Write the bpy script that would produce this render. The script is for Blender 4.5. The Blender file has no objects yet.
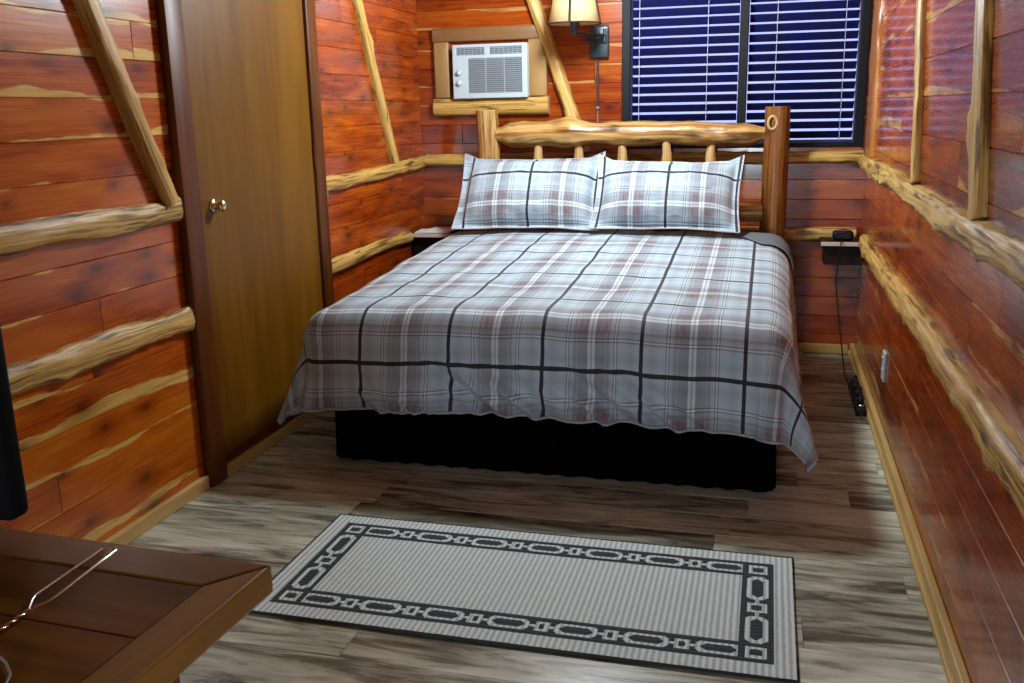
import bpy, bmesh, math, random
from mathutils import Vector, Matrix, noise
PI = math.pi
scene = bpy.context.scene
COL = scene.collection
W = 2.44          # room width
RL = 6.4          # room length (back wall y=0, camera end y=-RL)
CH = 2.34         # ceiling height

# ------------------------------------------------------------------ helpers
def sm(a, b, x):
    t = max(0.0, min(1.0, (x - a) / (b - a))); return t * t * (3 - 2 * t)
def lerp(a, b, t): return a + (b - a) * t
def nz(x, y=0.0, z=0.0): return noise.noise(Vector((x, y, z)))
ORG = {}
def tag(o, label=None, cat=None, group=None, kind=None):
    if label: o['label'] = label
    if cat: o['category'] = cat
    if group: o['group'] = group
    if kind: o['kind'] = kind
    return o
def thing(name, loc, label, cat, group=None, kind=None):
    o = bpy.data.objects.new(name, None); COL.objects.link(o)
    o.location = loc; o.empty_display_size = .05
    ORG[o.name] = Vector(loc)
    return tag(o, label, cat, group, kind)
class MB:
    """mesh builder: world-space verts, faces, one or two UV layers, material slots"""
    def __init__(s): s.v = []; s.f = []; s.uv = []; s.id = []; s.m = []; s.sh = []
    def add(s, verts, faces, uvs=None, ids=None, mat=0, smooth=False):
        n = len(s.v); s.v += [tuple(v) for v in verts]
        for i, f in enumerate(faces):
            s.f.append([n + k for k in f])
            s.uv.append(uvs[i] if uvs else [(0, 0)] * len(f))
            s.id.append(ids[i] if ids else (0, 0))
            s.m.append(mat); s.sh.append(smooth)
    def grid(s, fn, nu, nv, cu=False, cv=False, uvf=None, mat=0, smooth=True, flip=False):
        """fn(i,j)->point, i in 0..nu, j in 0..nv"""
        iu = nu if cu else nu + 1; jv = nv if cv else nv + 1
        verts = [fn(i, j) for i in range(iu) for j in range(jv)]
        F = []; U = []
        for i in range(nu):
            for j in range(nv):
                q = [(i, j), (i + 1, j), (i + 1, j + 1), (i, j + 1)]
                if flip: q = q[::-1]
                F.append([(a % iu) * jv + (b % jv) for a, b in q])
                U.append([uvf(a, b) for a, b in q] if uvf else [(a / nu, b / nv) for a, b in q])
        s.add(verts, F, U, None, mat, smooth)
    def box(s, lo, hi, bev=0.0, mat=0, M=None, uvax=None):
        lo = Vector(lo); hi = Vector(hi)
        bm = bmesh.new(); bmesh.ops.create_cube(bm, size=1)
        c = (lo + hi) / 2; d = hi - lo
        for v in bm.verts: v.co = Vector((v.co.x * d.x, v.co.y * d.y, v.co.z * d.z)) + c
        if bev: bmesh.ops.bevel(bm, geom=bm.edges[:], offset=bev, segments=2, profile=.5, affect='EDGES', clamp_overlap=True)
        bm.normal_update(); bm.verts.index_update()
        vs = [v.co.copy() for v in bm.verts]; fs = [[v.index for v in f.verts] for f in bm.faces]
        ax = uvax if uvax is not None else max(range(3), key=lambda k: d[k])
        oth = [k for k in range(3) if k != ax]
        U = [[(vs[k][ax], vs[k][oth[0]] + vs[k][oth[1]]) for k in f] for f in fs]
        if M is not None: vs = [M @ v for v in vs]
        bm.free(); s.add(vs, fs, U, None, mat, bool(bev and bev > .004))
    def tube(s, pts, rad, n=12, mat=0, caps=True, rf=None, sy=1.0, uo=0.0, smooth=True):
        """tube along points; rad list or number; rf(k,theta) radius multiplier"""
        pts = [Vector(p) for p in pts]; m = len(pts)
        rad = rad if isinstance(rad, (list, tuple)) else [rad] * m
        t0 = (pts[1] - pts[0]).normalized()
        up = Vector((0, 0, 1)) if abs(t0.z) < .9 else Vector((0, 1, 0))
        a = t0.cross(up).normalized(); fr = []
        for k in range(m):
            t = (pts[min(k + 1, m - 1)] - pts[max(k - 1, 0)]).normalized()
            a = (a - t * a.dot(t)).normalized(); fr.append((a.copy(), t.cross(a)))
        L = [0.0]
        for k in range(1, m): L.append(L[-1] + (pts[k] - pts[k - 1]).length)
        def fn(k, j):
            th = 2 * PI * j / n; r = rad[k] * (rf(k, th) if rf else 1)
            return pts[k] + fr[k][0] * (r * math.cos(th)) + fr[k][1] * (r * sy * math.sin(th))
        s.grid(fn, m - 1, n, cv=True, uvf=lambda k, j: (L[k] + uo, j / n), mat=mat, smooth=smooth)
        if caps:
            for k, rv in ((0, False), (m - 1, True)):
                ring = [fn(k, j) for j in range(n)]
                f = list(range(n)); f = f[::-1] if rv else f
                s.add(ring, [f], [[(50 + .5 * math.cos(2 * PI * j / n), 50 + .5 * math.sin(2 * PI * j / n)) for j in f]], None, mat, False)
    def lathe(s, prof, c, n=32, mat=0, M=None, smooth=True):
        c = Vector(c)
        def fn(k, j):
            r, z = prof[k]; th = 2 * PI * j / n
            p = Vector((r * math.cos(th), r * math.sin(th), z))
            return c + (M @ p if M else p)
        s.grid(fn, len(prof) - 1, n, cv=True, mat=mat, smooth=smooth, flip=True)
    def build(s, name, mats, parent=None, label=None, cat=None, group=None, kind=None, weld=False):
        off = Vector((0, 0, 0)); p = parent
        while p is not None:
            off += p.location; p = p.parent
        # top-level meshes: origin at their base centre
        loc = Vector((0, 0, 0))
        if parent is None:
            xs = [v[0] for v in s.v]; ys = [v[1] for v in s.v]; zs = [v[2] for v in s.v]
            loc = Vector(((min(xs) + max(xs)) / 2, (min(ys) + max(ys)) / 2, min(zs)))
        me = bpy.data.meshes.new(name)
        me.from_pydata([tuple(Vector(v) - off - loc) for v in s.v], [], s.f)
        if not isinstance(mats, (list, tuple)): mats = [mats]
        for m in mats: me.materials.append(m)
        uv = me.uv_layers.new(name='grain'); idl = me.uv_layers.new(name='ident')
        flat = []; fid = []
        for q, i in zip(s.uv, s.id):
            for c in q: flat += [c[0], c[1]]; fid += [i[0], i[1]]
        uv.data.foreach_set('uv', flat); idl.data.foreach_set('uv', fid)
        me.polygons.foreach_set('material_index', s.m)
        me.polygons.foreach_set('use_smooth', s.sh)
        me.update()
        o = bpy.data.objects.new(name, me); COL.objects.link(o)
        o.location = loc
        if parent is not None: o.parent = parent
        return tag(o, label, cat, group, kind)

# ------------------------------------------------------------------ node helper
class N:
    def __init__(s, name):
        s.mat = bpy.data.materials.new(name); s.mat.use_nodes = True
        s.nt = s.mat.node_tree; s.nt.nodes.clear()
        s.out = s.n('ShaderNodeOutputMaterial'); s.b = s.n('ShaderNodeBsdfPrincipled')
        s.L(s.b.outputs[0], s.out.inputs[0])
    def n(s, t, **k):
        x = s.nt.nodes.new(t)
        for a, v in k.items(): setattr(x, a, v)
        return x
    def L(s, a, b): s.nt.links.new(a, b)
    def put(s, sock, v):
        if isinstance(v, bpy.types.NodeSocket): s.L(v, sock)
        elif isinstance(v, (tuple, list)) and len(v) == 3 and sock.type == 'RGBA': sock.default_value = (*v, 1)
        else: sock.default_value = v
    def m(s, op, a, b=0.0, c=0.0, clamp=False):
        x = s.n('ShaderNodeMath', operation=op, use_clamp=clamp)
        s.put(x.inputs[0], a); s.put(x.inputs[1], b); s.put(x.inputs[2], c); return x.outputs[0]
    def ss(s, a, b, x):
        y = s.n('ShaderNodeMapRange', interpolation_type='SMOOTHSTEP')
        s.put(y.inputs[0], x); s.put(y.inputs[1], a); s.put(y.inputs[2], b); return y.outputs[0]
    def mix(s, f, a, b, mode='MIX'):
        x = s.n('ShaderNodeMix', data_type='RGBA', blend_type=mode, clamp_factor=True)
        s.put(x.inputs[0], f); s.put(x.inputs[6], a); s.put(x.inputs[7], b); return x.outputs[2]
    def ramp(s, f, stops, interp='LINEAR'):
        x = s.n('ShaderNodeValToRGB'); cr = x.color_ramp; cr.interpolation = interp
        while len(cr.elements) < len(stops): cr.elements.new(.5)
        for e, (p, c) in zip(cr.elements, sorted(stops, key=lambda q: q[0])):
            e.position = p; e.color = (*c, 1)
        s.put(x.inputs[0], f); return x.outputs[0]
    def uv(s, name='grain'):
        x = s.n('ShaderNodeUVMap', uv_map=name); y = s.n('ShaderNodeSeparateXYZ'); s.L(x.outputs[0], y.inputs[0])
        return y.outputs[0], y.outputs[1]
    def obj(s):
        x = s.n('ShaderNodeTexCoord'); y = s.n('ShaderNodeSeparateXYZ'); s.L(x.outputs['Object'], y.inputs[0])
        return y.outputs[0], y.outputs[1], y.outputs[2]
    def rnd(s): return s.n('ShaderNodeObjectInfo').outputs['Random']
    def xyz(s, x, y=0.0, z=0.0):
        c = s.n('ShaderNodeCombineXYZ'); s.put(c.inputs[0], x); s.put(c.inputs[1], y); s.put(c.inputs[2], z); return c.outputs[0]
    def noise(s, v, scale=1.0, detail=2.0, rough=.5, dist=0.0):
        x = s.n('ShaderNodeTexNoise'); s.L(v, x.inputs['Vector'])
        x.inputs['Scale'].default_value = scale; x.inputs['Detail'].default_value = detail
        x.inputs['Roughness'].default_value = rough; x.inputs['Distortion'].default_value = dist
        return x.outputs[0]
    def vor(s, v, scale=1.0, dim='3D'):
        x = s.n('ShaderNodeTexVoronoi', voronoi_dimensions=dim); s.L(v, x.inputs['Vector']); x.inputs['Scale'].default_value = scale
        return x.outputs['Distance'], x.outputs['Color']
    def bump(s, h, strength=.3, dist=.01):
        x = s.n('ShaderNodeBump'); s.put(x.inputs['Height'], h)
        x.inputs['Strength'].default_value = strength; x.inputs['Distance'].default_value = dist
        s.L(x.outputs[0], s.b.inputs['Normal'])
    def fin(s, col=None, rough=.5, spec=.5, metal=0.0, **kw):
        if col is not None: s.put(s.b.inputs['Base Color'], col)
        s.put(s.b.inputs['Roughness'], rough); s.put(s.b.inputs['Specular IOR Level'], spec); s.put(s.b.inputs['Metallic'], metal)
        for k, v in kw.items(): s.put(s.b.inputs[k.replace('_', ' ')], v)
        return s.mat
def srgb(r, g, b):
    f = lambda c: c / 12.92 if c <= .04045 else ((c + .055) / 1.055) ** 2.4
    return (f(r / 255), f(g / 255), f(b / 255))
def plain(name, col, rough=.5, spec=.5, metal=0.0, bumps=None, **kw):
    a = N(name)
    if bumps:
        x, y, z = a.obj(); h = a.noise(a.xyz(x, y, z), bumps[0], 3); a.bump(h, bumps[1], .004)
        c = a.mix(a.m('MULTIPLY', h, .35), col, tuple(k * .6 for k in col))
        return a.fin(c, rough, spec, metal, **kw)
    return a.fin(col, rough, spec, metal, **kw)

# ------------------------------------------------------------------ materials
def mat_cedar(name, tint=(1, 1, 1), sap=0.0, dark=1.0):
    a = N(name); u, v = a.uv(); r1, r2 = a.uv('ident')
    off = a.m('MULTIPLY', r1, 91.0); off2 = a.m('MULTIPLY', r2, 57.0)
    uu = a.m('ADD', u, off)
    # wandering border between heartwood and sapwood along the two edges of a board
    nl = a.noise(a.xyz(a.m('MULTIPLY', uu, 1.7), off2, 0.0), 1.0, 3.0, .55)
    nh = a.noise(a.xyz(a.m('MULTIPLY', uu, 1.9), off2, 7.3), 1.0, 3.0, .55)
    wl = a.m('ADD', a.m('MULTIPLY', a.m('SUBTRACT', nl, .5), 1.3), a.m('MULTIPLY_ADD', r2, .62, -.34 + sap))
    wh = a.m('ADD', a.m('MULTIPLY', a.m('SUBTRACT', nh, .5), 1.3), a.m('MULTIPLY_ADD', r1, .62, -.42 + sap))
    fine = a.noise(a.xyz(a.m('MULTIPLY', uu, 9.0), a.m('MULTIPLY', v, 16.0), off2), 1.0, 3.0, .6)
    jag = a.m('MULTIPLY', a.m('SUBTRACT', fine, .5), .10)
    vv = a.m('ADD', v, jag)
    ml = a.ss(-.025, .025, a.m('SUBTRACT', wl, vv)); mh = a.ss(-.025, .025, a.m('SUBTRACT', wh, a.m('SUBTRACT', 1.0, vv)))
    sapm = a.m('MAXIMUM', ml, mh)
    big = a.noise(a.xyz(a.m('MULTIPLY', uu, 2.2), a.m('MULTIPLY_ADD', v, 1.5, off2), off), 1.0, 5.0, .55, .8)
    grain = a.noise(a.xyz(a.m('MULTIPLY', uu, 2.5), a.m('MULTIPLY', v, 11.0), off), 1.0, 5.0, .6, 1.3)
    g = a.m('MULTIPLY_ADD', big, .55, a.m('MULTIPLY_ADD', grain, .45, a.m('MULTIPLY_ADD', r1, .26, -.13)))
    T = lambda c: tuple(k * t * dark for k, t in zip(c, tint))
    heart = a.ramp(g, [(.28, T((.15, .015, .0008))), (.42, T((.36, .052, .002))), (.55, T((.56, .120, .005))), (.72, T((.70, .22, .011)))])
    sapc = a.ramp(grain, [(.3, T((.62, .34, .07))), (.5, T((.82, .54, .14))), (.7, T((.88, .64, .22)))])
    # knots: elliptical, sitting here and there
    d, kc = a.vor(a.xyz(a.m('MULTIPLY', uu, 4.2), a.m('MULTIPLY_ADD', v, .95, a.m('MULTIPLY', r2, 40.0)), off), 1.0, '2D')
    s = a.n('ShaderNodeSeparateColor'); a.L(kc, s.inputs[0])
    on = a.m('GREATER_THAN', s.outputs[0], .45)
    size = a.m('MULTIPLY_ADD', s.outputs[1], .20, .08)
    dd = a.m('ADD', d, a.m('MULTIPLY', a.m('SUBTRACT', fine, .5), .06))
    kn = a.m('MULTIPLY', on, a.m('SUBTRACT', 1.0, a.ss(0.0, 1.0, a.m('DIVIDE', dd, size))))
    halo = a.m('MULTIPLY', on, a.m('SUBTRACT', 1.0, a.ss(.5, 2.6, a.m('DIVIDE', dd, size))))
    c = a.mix(sapm, heart, sapc)
    c = a.mix(a.m('MULTIPLY', halo, .5), c, T((.22, .04, .006)))
    c = a.mix(a.m('MULTIPLY', kn, .72), c, T((.065, .012, .002)))
    a.bump(a.m('MULTIPLY_ADD', grain, .5, a.m('MULTIPLY', big, .8)), .05, .005)
    return a.fin(c, a.m('MULTIPLY_ADD', grain, .14, .20), .35, Coat_Weight=.45, Coat_Roughness=.12, Coat_IOR=1.5)
def mat_log(name, light, mid, dk, bark=.5, rough=.42, knots=.5):
    a = N(name); u, v = a.uv(); r = a.rnd(); off = a.m('MULTIPLY', r, 77.0); uu = a.m('ADD', u, off)
    th = a.m('MULTIPLY', v, 2 * PI); cy = a.m('COSINE', th); sy = a.m('SINE', th)
    g = a.noise(a.xyz(a.m('MULTIPLY', uu, 2.0), a.m('MULTIPLY', cy, 3.2), a.m('MULTIPLY', sy, 3.2)), 1.0, 6.0, .62, .7)
    b = a.noise(a.xyz(a.m('MULTIPLY', uu, 3.5), a.m('MULTIPLY', cy, 1.3), a.m('MULTIPLY_ADD', sy, 1.3, 9.0)), 1.0, 4.0, .6, .5)
    c = a.ramp(g, [(.30, dk), (.43, mid), (.55, light), (.75, tuple(min(1, k * 1.18) for k in light))])
    bk = a.ss(bark, bark + .09, b)
    c = a.mix(a.m('MULTIPLY', bk, .8), c, tuple(k * .55 for k in dk))
    d, kc = a.vor(a.xyz(a.m('MULTIPLY', uu, 5.0), a.m('MULTIPLY', cy, .8), a.m('MULTIPLY', sy, .8)), 1.0)
    s = a.n('ShaderNodeSeparateColor'); a.L(kc, s.inputs[0])
    on = a.m('GREATER_THAN', s.outputs[0], knots)
    kn = a.m('MULTIPLY', on, a.m('SUBTRACT', 1.0, a.ss(.06, .40, d)))
    c = a.mix(a.m('MULTIPLY', kn, .85), c, tuple(k * .4 for k in dk))
    a.bump(a.m('MULTIPLY_ADD', g, .7, a.m('MULTIPLY', b, .6)), .4, .008)
    return a.fin(c, a.m('MULTIPLY_ADD', g, .2, rough - .1), .5)
def mat_veneer(name, c0, c1, rough=.3, axis=2, sc=1.0, bump=.06, coat=.2, spec=.5):
    a = N(name); p = list(a.obj())
    st = [a.m('MULTIPLY', q, (2.0 if k == axis else 22.0) * sc) for k, q in enumerate(p)]
    st2 = [a.m('MULTIPLY', q, (.8 if k == axis else 5.0) * sc) for k, q in enumerate(p)]
    g = a.noise(a.xyz(*st), 1.0, 5.0, .6, .6); b = a.noise(a.xyz(*st2), 1.0, 3.0, .5, .8)
    c = a.mix(a.ss(.3, .7, a.m('MULTIPLY_ADD', g, .5, a.m('MULTIPLY', b, .5))), c0, c1)
    a.bump(g, bump, .003)
    return a.fin(c, a.m('MULTIPLY_ADD', g, .12, rough - .06), spec, Coat_Weight=coat, Coat_Roughness=.15)
def mat_plaid():
    a = N('plaid_cotton'); u, v = a.uv()
    def thread(x, red):
        f = a.m('FRACT', x); h = a.m('ABSOLUTE', a.m('SUBTRACT', f, .5))        # 0 at the white line, .5 at the black line
        W_ = (.60, .72, .80); G = (.27, .34, .40); R = red; B = (.012, .014, .02); D = (.16, .18, .22)
        c = a.ramp(a.m('MULTIPLY', h, 2.0), [(0, (.46, .52, .58)), (.018, (.46, .52, .58)), (.024, (.90, .96, 1)), (.066, (.90, .96, 1)),
             (.078, (.25, .27, .31)), (.17, R), (.20, G), (.25, R), (.29, (.42, .48, .54)), (.34, R), (.38, (.52, .61, .69)),
             (.44, W_), (.450, D), (.463, D), (.47, (.86, .95, 1)), (.495, (.86, .95, 1)), (.502, D), (.515, D), (.525, W_), (.62, W_), (.80, (.46, .56, .64)), (.93, (.62, .72, .80))])
        blk = a.m('GREATER_THAN', h, .481)
        band = a.m('MULTIPLY', a.ss(.04, .055, h), a.m('SUBTRACT', 1.0, a.ss(.13, .19, h)))
        return c, blk, band
    P = 1 / .345
    c1, b1, k1 = thread(a.m('MULTIPLY', u, P), (.30, .28, .31)); c2, b2, k2 = thread(a.m('MULTIPLY', v, 1 / .42), (.29, .28, .33))
    c = a.mix(.5, c1, c2)
    c = a.mix(.40, c, a.mix(1.0, c1, c2, 'MULTIPLY'))
    str_ = a.noise(a.xyz(a.m('MULTIPLY', u, 130.0), a.m('MULTIPLY', v, 12.0), 5.0), 1.0, 2.0)
    c = a.mix(a.m('MULTIPLY', a.m('MULTIPLY', k1, k2), a.m('MULTIPLY', a.ss(.38, .66, str_), .75)), c, (.22, .095, .09))
    c = a.mix(a.m('MULTIPLY', a.m('MAXIMUM', b1, b2), .96), c, (.010, .011, .018))
    wv = a.noise(a.xyz(a.m('MULTIPLY', u, 700.0), a.m('MULTIPLY', v, 700.0), 0.0), 1.0, 1.0)
    slub = a.noise(a.xyz(a.m('MULTIPLY', u, 160.0), a.m('MULTIPLY', v, 5.0), 3.0), 1.0, 2.0)
    c = a.mix(a.m('MULTIPLY', slub, .22), c, (.42, .44, .48), 'MULTIPLY')
    a.bump(wv, .12, .001)
    return a.fin(c, .72, .3, Sheen_Weight=.15)
def mat_floor():
    a = N('vinyl_plank'); u, v = a.uv(); r1, r2 = a.uv('ident')
    uu = a.m('MULTIPLY_ADD', r1, 63.0, u); vv = a.m('MULTIPLY_ADD', r2, 31.0, v)
    g = a.noise(a.xyz(a.m('MULTIPLY', uu, 2.2), a.m('MULTIPLY', vv, 16.0), r1), 1.0, 6.0, .62, 1.4)
    b = a.noise(a.xyz(a.m('MULTIPLY', uu, 1.1), a.m('MULTIPLY', vv, 5.0), r2), 1.0, 4.0, .55, 1.8)
    t = a.m('MULTIPLY_ADD', g, .55, a.m('MULTIPLY_ADD', b, .45, a.m('MULTIPLY_ADD', r2, .16, -.08)))
    c = a.ramp(t, [(.30, (.045, .040, .028)), (.42, (.15, .145, .108)), (.52, (.42, .42, .33)), (.66, (.70, .71, .61))])
    st = a.noise(a.xyz(a.m('MULTIPLY', uu, 1.6), a.m('MULTIPLY', vv, 30.0), 4.0), 1.0, 3.0, .6, .8)
    c = a.mix(a.m('MULTIPLY', a.ss(.62, .72, st), .6), c, (.05, .034, .018))
    a.bump(g, .08, .003)
    return a.fin(c, a.m('MULTIPLY_ADD', g, .16, .20), .5)
def mat_rug(name, col, col2, ax):
    a = N(name); u, v = a.uv()
    q = u if ax == 0 else v; o = v if ax == 0 else u
    wob = a.noise(a.xyz(a.m('MULTIPLY', u, 60.0), a.m('MULTIPLY', v, 60.0), 0.0), 1.0, 2.0)
    rib = a.m('SINE', a.m('MULTIPLY_ADD', q, 2 * PI / .0165, a.m('MULTIPLY', wob, 1.6)))
    st = a.m('SINE', a.m('MULTIPLY_ADD', o, 2 * PI / .011, a.m('MULTIPLY', wob, 3.0)))
    h = a.m('MULTIPLY_ADD', rib, .35, a.m('MULTIPLY', st, .15)); h = a.m('ADD', h, .5)
    h = a.m('MULTIPLY_ADD', wob, .3, a.m('SUBTRACT', h, .15))
    c = a.mix(a.ss(.15, .75, h), col2, col)
    a.bump(h, .6, .004)
    return a.fin(c, .95, .1)

M = {}
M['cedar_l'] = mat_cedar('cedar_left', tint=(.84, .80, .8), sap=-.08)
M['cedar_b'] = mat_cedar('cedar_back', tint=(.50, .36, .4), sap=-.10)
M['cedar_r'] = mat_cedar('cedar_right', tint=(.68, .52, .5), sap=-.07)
M['log_wall'] = mat_log('peeled_log_wall', (.62, .39, .11), (.42, .23, .05), (.13, .05, .010), bark=.55)
M['log_bark'] = mat_log('barky_rail', (.66, .44, .14), (.42, .24, .06), (.10, .038, .010), bark=.56, knots=.4)
M['log_bed'] = mat_log('peeled_log_bed', (.52, .32, .11), (.29, .13, .03), (.10, .035, .008), bark=.54, rough=.3)
M['log_post'] = mat_log('varnished_post', (.26, .105, .025), (.15, .048, .010), (.08, .022, .006), bark=.60, rough=.3)
M['log_spindle'] = mat_log('spindle_wood', (.58, .38, .16), (.44, .26, .09), (.25, .11, .03), bark=.75, rough=.35)
M['log_orange'] = mat_log('orange_log', (.42, .16, .035), (.30, .085, .014), (.12, .03, .006), bark=.70, rough=.3)
M['endgrain'] = plain('end_grain', (.55, .36, .15), .5, bumps=(60, .2))
M['pine'] = mat_veneer('pine_trim', (.42, .25, .07), (.62, .42, .15), .4, axis=1)
M['pinex'] = mat_veneer('pine_trim_across', (.40, .23, .065), (.58, .38, .13), .4, axis=0)
M['pinez'] = mat_veneer('pine_trim_upright', (.26, .13, .04), (.40, .24, .085), .5, axis=2, coat=0)
M['brownx'] = mat_veneer('stained_board', (.16, .07, .025), (.26, .13, .05), .35, axis=0)
M['door'] = mat_veneer('door_veneer', (.100, .036, .001), (.185, .076, .002), .45, axis=2, sc=.8, coat=0, spec=.25)
M['casing'] = mat_veneer('casing_stain', (.060, .014, .002), (.135, .038, .005), .42, axis=2, coat=0, spec=.3)
M['table'] = mat_veneer('table_plank', (.052, .016, .0012), (.20, .074, .005),   .42, axis=0, sc=1.2, coat=0, spec=.22)
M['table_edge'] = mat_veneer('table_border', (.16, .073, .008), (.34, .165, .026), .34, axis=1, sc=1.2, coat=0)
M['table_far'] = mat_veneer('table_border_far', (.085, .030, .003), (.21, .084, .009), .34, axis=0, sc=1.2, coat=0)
M['plaid'] = mat_plaid()
M['floor'] = mat_floor()
M['rug_l'] = mat_rug('rug_light_yarn', (.68, .76, .77), (.40, .45, .46), 0)
M['rug_d'] = mat_rug('rug_dark_yarn', (.062, .076, .082), (.036, .044, .048), 1)
M['rug_bind'] = plain('rug_binding', (.05, .05, .052), .9, .1, bumps=(300, .4))
M['black_fabric'] = plain('black_fabric', (.0018, .0018, .0028), .95, .05, bumps=(250, .3))
M['grey_fabric'] = plain('grey_sheet', (.16, .18, .20), .85, .2, bumps=(60, .3))
M['white_fabric'] = plain('white_piping', (.56, .54, .55), .8, .2)
M['mauve'] = plain('plum_fabric', (.030, .010, .028), .85, .2, bumps=(80, .3))
M['black_plastic'] = plain('black_plastic', (.005, .005, .006), .55, .3)
M['tv_black'] = plain('matt_black', (.0025, .0025, .003), .85, .1)
M['screen'] = plain('dark_screen', (.004, .004, .005), .15, .5)
M['black_metal'] = plain('dark_metal', (.028, .048, .062), .35, .6, .3)
M['white_plastic'] = plain('white_plastic', (.47, .56, .61), .4, .5)
M['grey_plastic'] = plain('grey_louvre', (.30, .35, .40), .5, .4)
M['dark_slot'] = plain('dark_slot', (.13, .16, .20), .6, .3)
M['steel'] = plain('polished_steel', (.78, .77, .75), .18, .5, 1.0)
M['brass'] = plain('satin_brass', (.80, .68, .42), .2, .5, 1.0)
M['blind'] = plain('navy_slat', (.010, .012, .085), .38, .35)
M['cord'] = plain('blind_cord', (.45, .48, .60), .7, .2)
M['frame'] = plain('black_frame', (.004, .004, .006), .6, .25)
M['ceil'] = mat_veneer('ceiling_board', (.10, .045, .015), (.17, .08, .03), .6, axis=1, coat=0)
M['shelf'] = mat_veneer('dark_shelf', (.008, .004, .003), (.018, .008, .005), .5, axis=0, coat=0, spec=.2)  # dark wood, blackened further so the block underneath reads as shade
M['shelf_edge'] = plain('shelf_edge_sheen', (.62, .50, .44), .35, .5)  # pale colour paints the light reflected along the shelf edge
M['paper'] = plain('paper', (.72, .70, .70), .45, .4)
M['cable'] = plain('pale_cable', (.25, .22, .20), .4, .4)
# lamp shade: cloth that lets light through
a = N('shade_cloth'); tr = a.n('ShaderNodeBsdfTranslucent'); tr.inputs[0].default_value = (.92, .74, .40, 1)
mx = a.n('ShaderNodeMixShader'); mx.inputs[0].default_value = .62
a.fin((.74, .60, .38), .8, .2); a.L(a.b.outputs[0], mx.inputs[1]); a.L(tr.outputs[0], mx.inputs[2]); a.L(mx.outputs[0], a.out.inputs[0]); M['shade'] = a.mat
a = N('bulb_glow'); a.fin((.9, .9, .9), .4, Emission_Color=(1, .86, .62, 1), Emission_Strength=6.0); M['bulb'] = a.mat
# window pane: clear with a Fresnel sheen
a = N('window_glass'); t = a.n('ShaderNodeBsdfTransparent'); g = a.n('ShaderNodeBsdfGlossy'); g.inputs['Roughness'].default_value = .02
fr = a.n('ShaderNodeFresnel'); fr.inputs[0].default_value = 1.45; mx = a.n('ShaderNodeMixShader')
a.L(fr.outputs[0], mx.inputs[0]); a.L(t.outputs[0], mx.inputs[1]); a.L(g.outputs[0], mx.inputs[2]); a.L(mx.outputs[0], a.out.inputs[0]); M['glass'] = a.mat

# ------------------------------------------------------------------ room shell
def board_wall(name, P, n_in, length, z0, z1, mat, seed, row=.122, hole=None, label=None, zoff=0.0, thick=.12, bias=None, fix=()):
    """P(u, w, z): w is the depth into the room. Boards with chamfered joints on a solid backing."""
    R = random.Random(seed); mb = MB()
    def quadbox(u0, u1, za, zb, v0, v1, i1, i2):
        if u1 - u0 < .004 or zb - za < .004: return
        c = .0022; uo = R.random() * 9
        o = [P(u0, -.004, za), P(u1, -.004, za), P(u1, -.004, zb), P(u0, -.004, zb)]
        i = [P(u0 + c, 0, za + c), P(u1 - c, 0, za + c), P(u1 - c, 0, zb - c), P(u0 + c, 0, zb - c)]
        vs = o + i; fs = [[4, 5, 6, 7], [0, 1, 5, 4], [1, 2, 6, 5], [2, 3, 7, 6], [3, 0, 4, 7]]
        q = [(u0, v0), (u1, v0), (u1, v1), (u0, v1)]; q = q + q
        if n_in: fs = [f[::-1] for f in fs]
        mb.add(vs, fs, [[(q[k][0] + uo, q[k][1]) for k in f] for f in fs], [(i1, i2)] * 5)
    z = z0 - zoff
    while z < z1 - .001:
        zt = z + row
        cuts = [0.0]; u = R.uniform(.3, 1.9)
        while u < length: cuts.append(u); u += R.uniform(1.4, 3.0)
        cuts.append(length)
        if fix: cuts = sorted([c for c in cuts if all(abs(c - q) > .25 for q in fix)] + list(fix))
        for k in range(len(cuts) - 1):
            i1, i2 = R.random(), R.random()
            a_, b_ = cuts[k], cuts[k + 1]
            if bias: i1, i2 = bias((a_ + b_) / 2, z, i1, i2)
            za, zb = max(z, z0), min(zt, z1)
            vv = lambda q: (q - z) / row
            segs = [(a_, b_, za, zb)]
            if hole:
                h0, h1, hz0, hz1 = hole; out = []
                for (p, q, y0, y1) in segs:
                    if q <= h0 or p >= h1 or y1 <= hz0 or y0 >= hz1: out.append((p, q, y0, y1)); continue
                    if p < h0: out.append((p, h0, y0, y1))
                    if q > h1: out.append((h1, q, y0, y1))
                    pp, qq = max(p, h0), min(q, h1)
                    if y0 < hz0: out.append((pp, qq, y0, hz0))
                    if y1 > hz1: out.append((pp, qq, hz1, y1))
                segs = out
            for (p, q, y0, y1) in segs: quadbox(p, q, y0, y1, vv(y0), vv(y1), i1, i2)
        z = zt
    # backing
    def back(u0, u1, za, zb):
        pts = [P(u0, -.004, za), P(u1, -.004, za), P(u1, -.004, zb), P(u0, -.004, zb), P(u0, -thick, za), P(u1, -thick, za), P(u1, -thick, zb), P(u0, -thick, zb)]
        fs = [[0, 1, 2, 3], [5, 4, 7, 6], [4, 0, 3, 7], [1, 5, 6, 2], [3, 2, 6, 7], [4, 5, 1, 0]]
        if n_in: fs = [f[::-1] for f in fs]
        mb.add(pts, fs, None, None, 1)
    if hole:
        h0, h1, hz0, hz1 = hole
        back(0, h0, z0, z1); back(h1, length, z0, z1); back(h0, h1, z0, hz0); back(h0, h1, hz1, z1)
    else: back(0, length, z0, z1)
    return mb.build(name, [mat, M['frame']], None, label, 'wall', None, 'structure')

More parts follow.
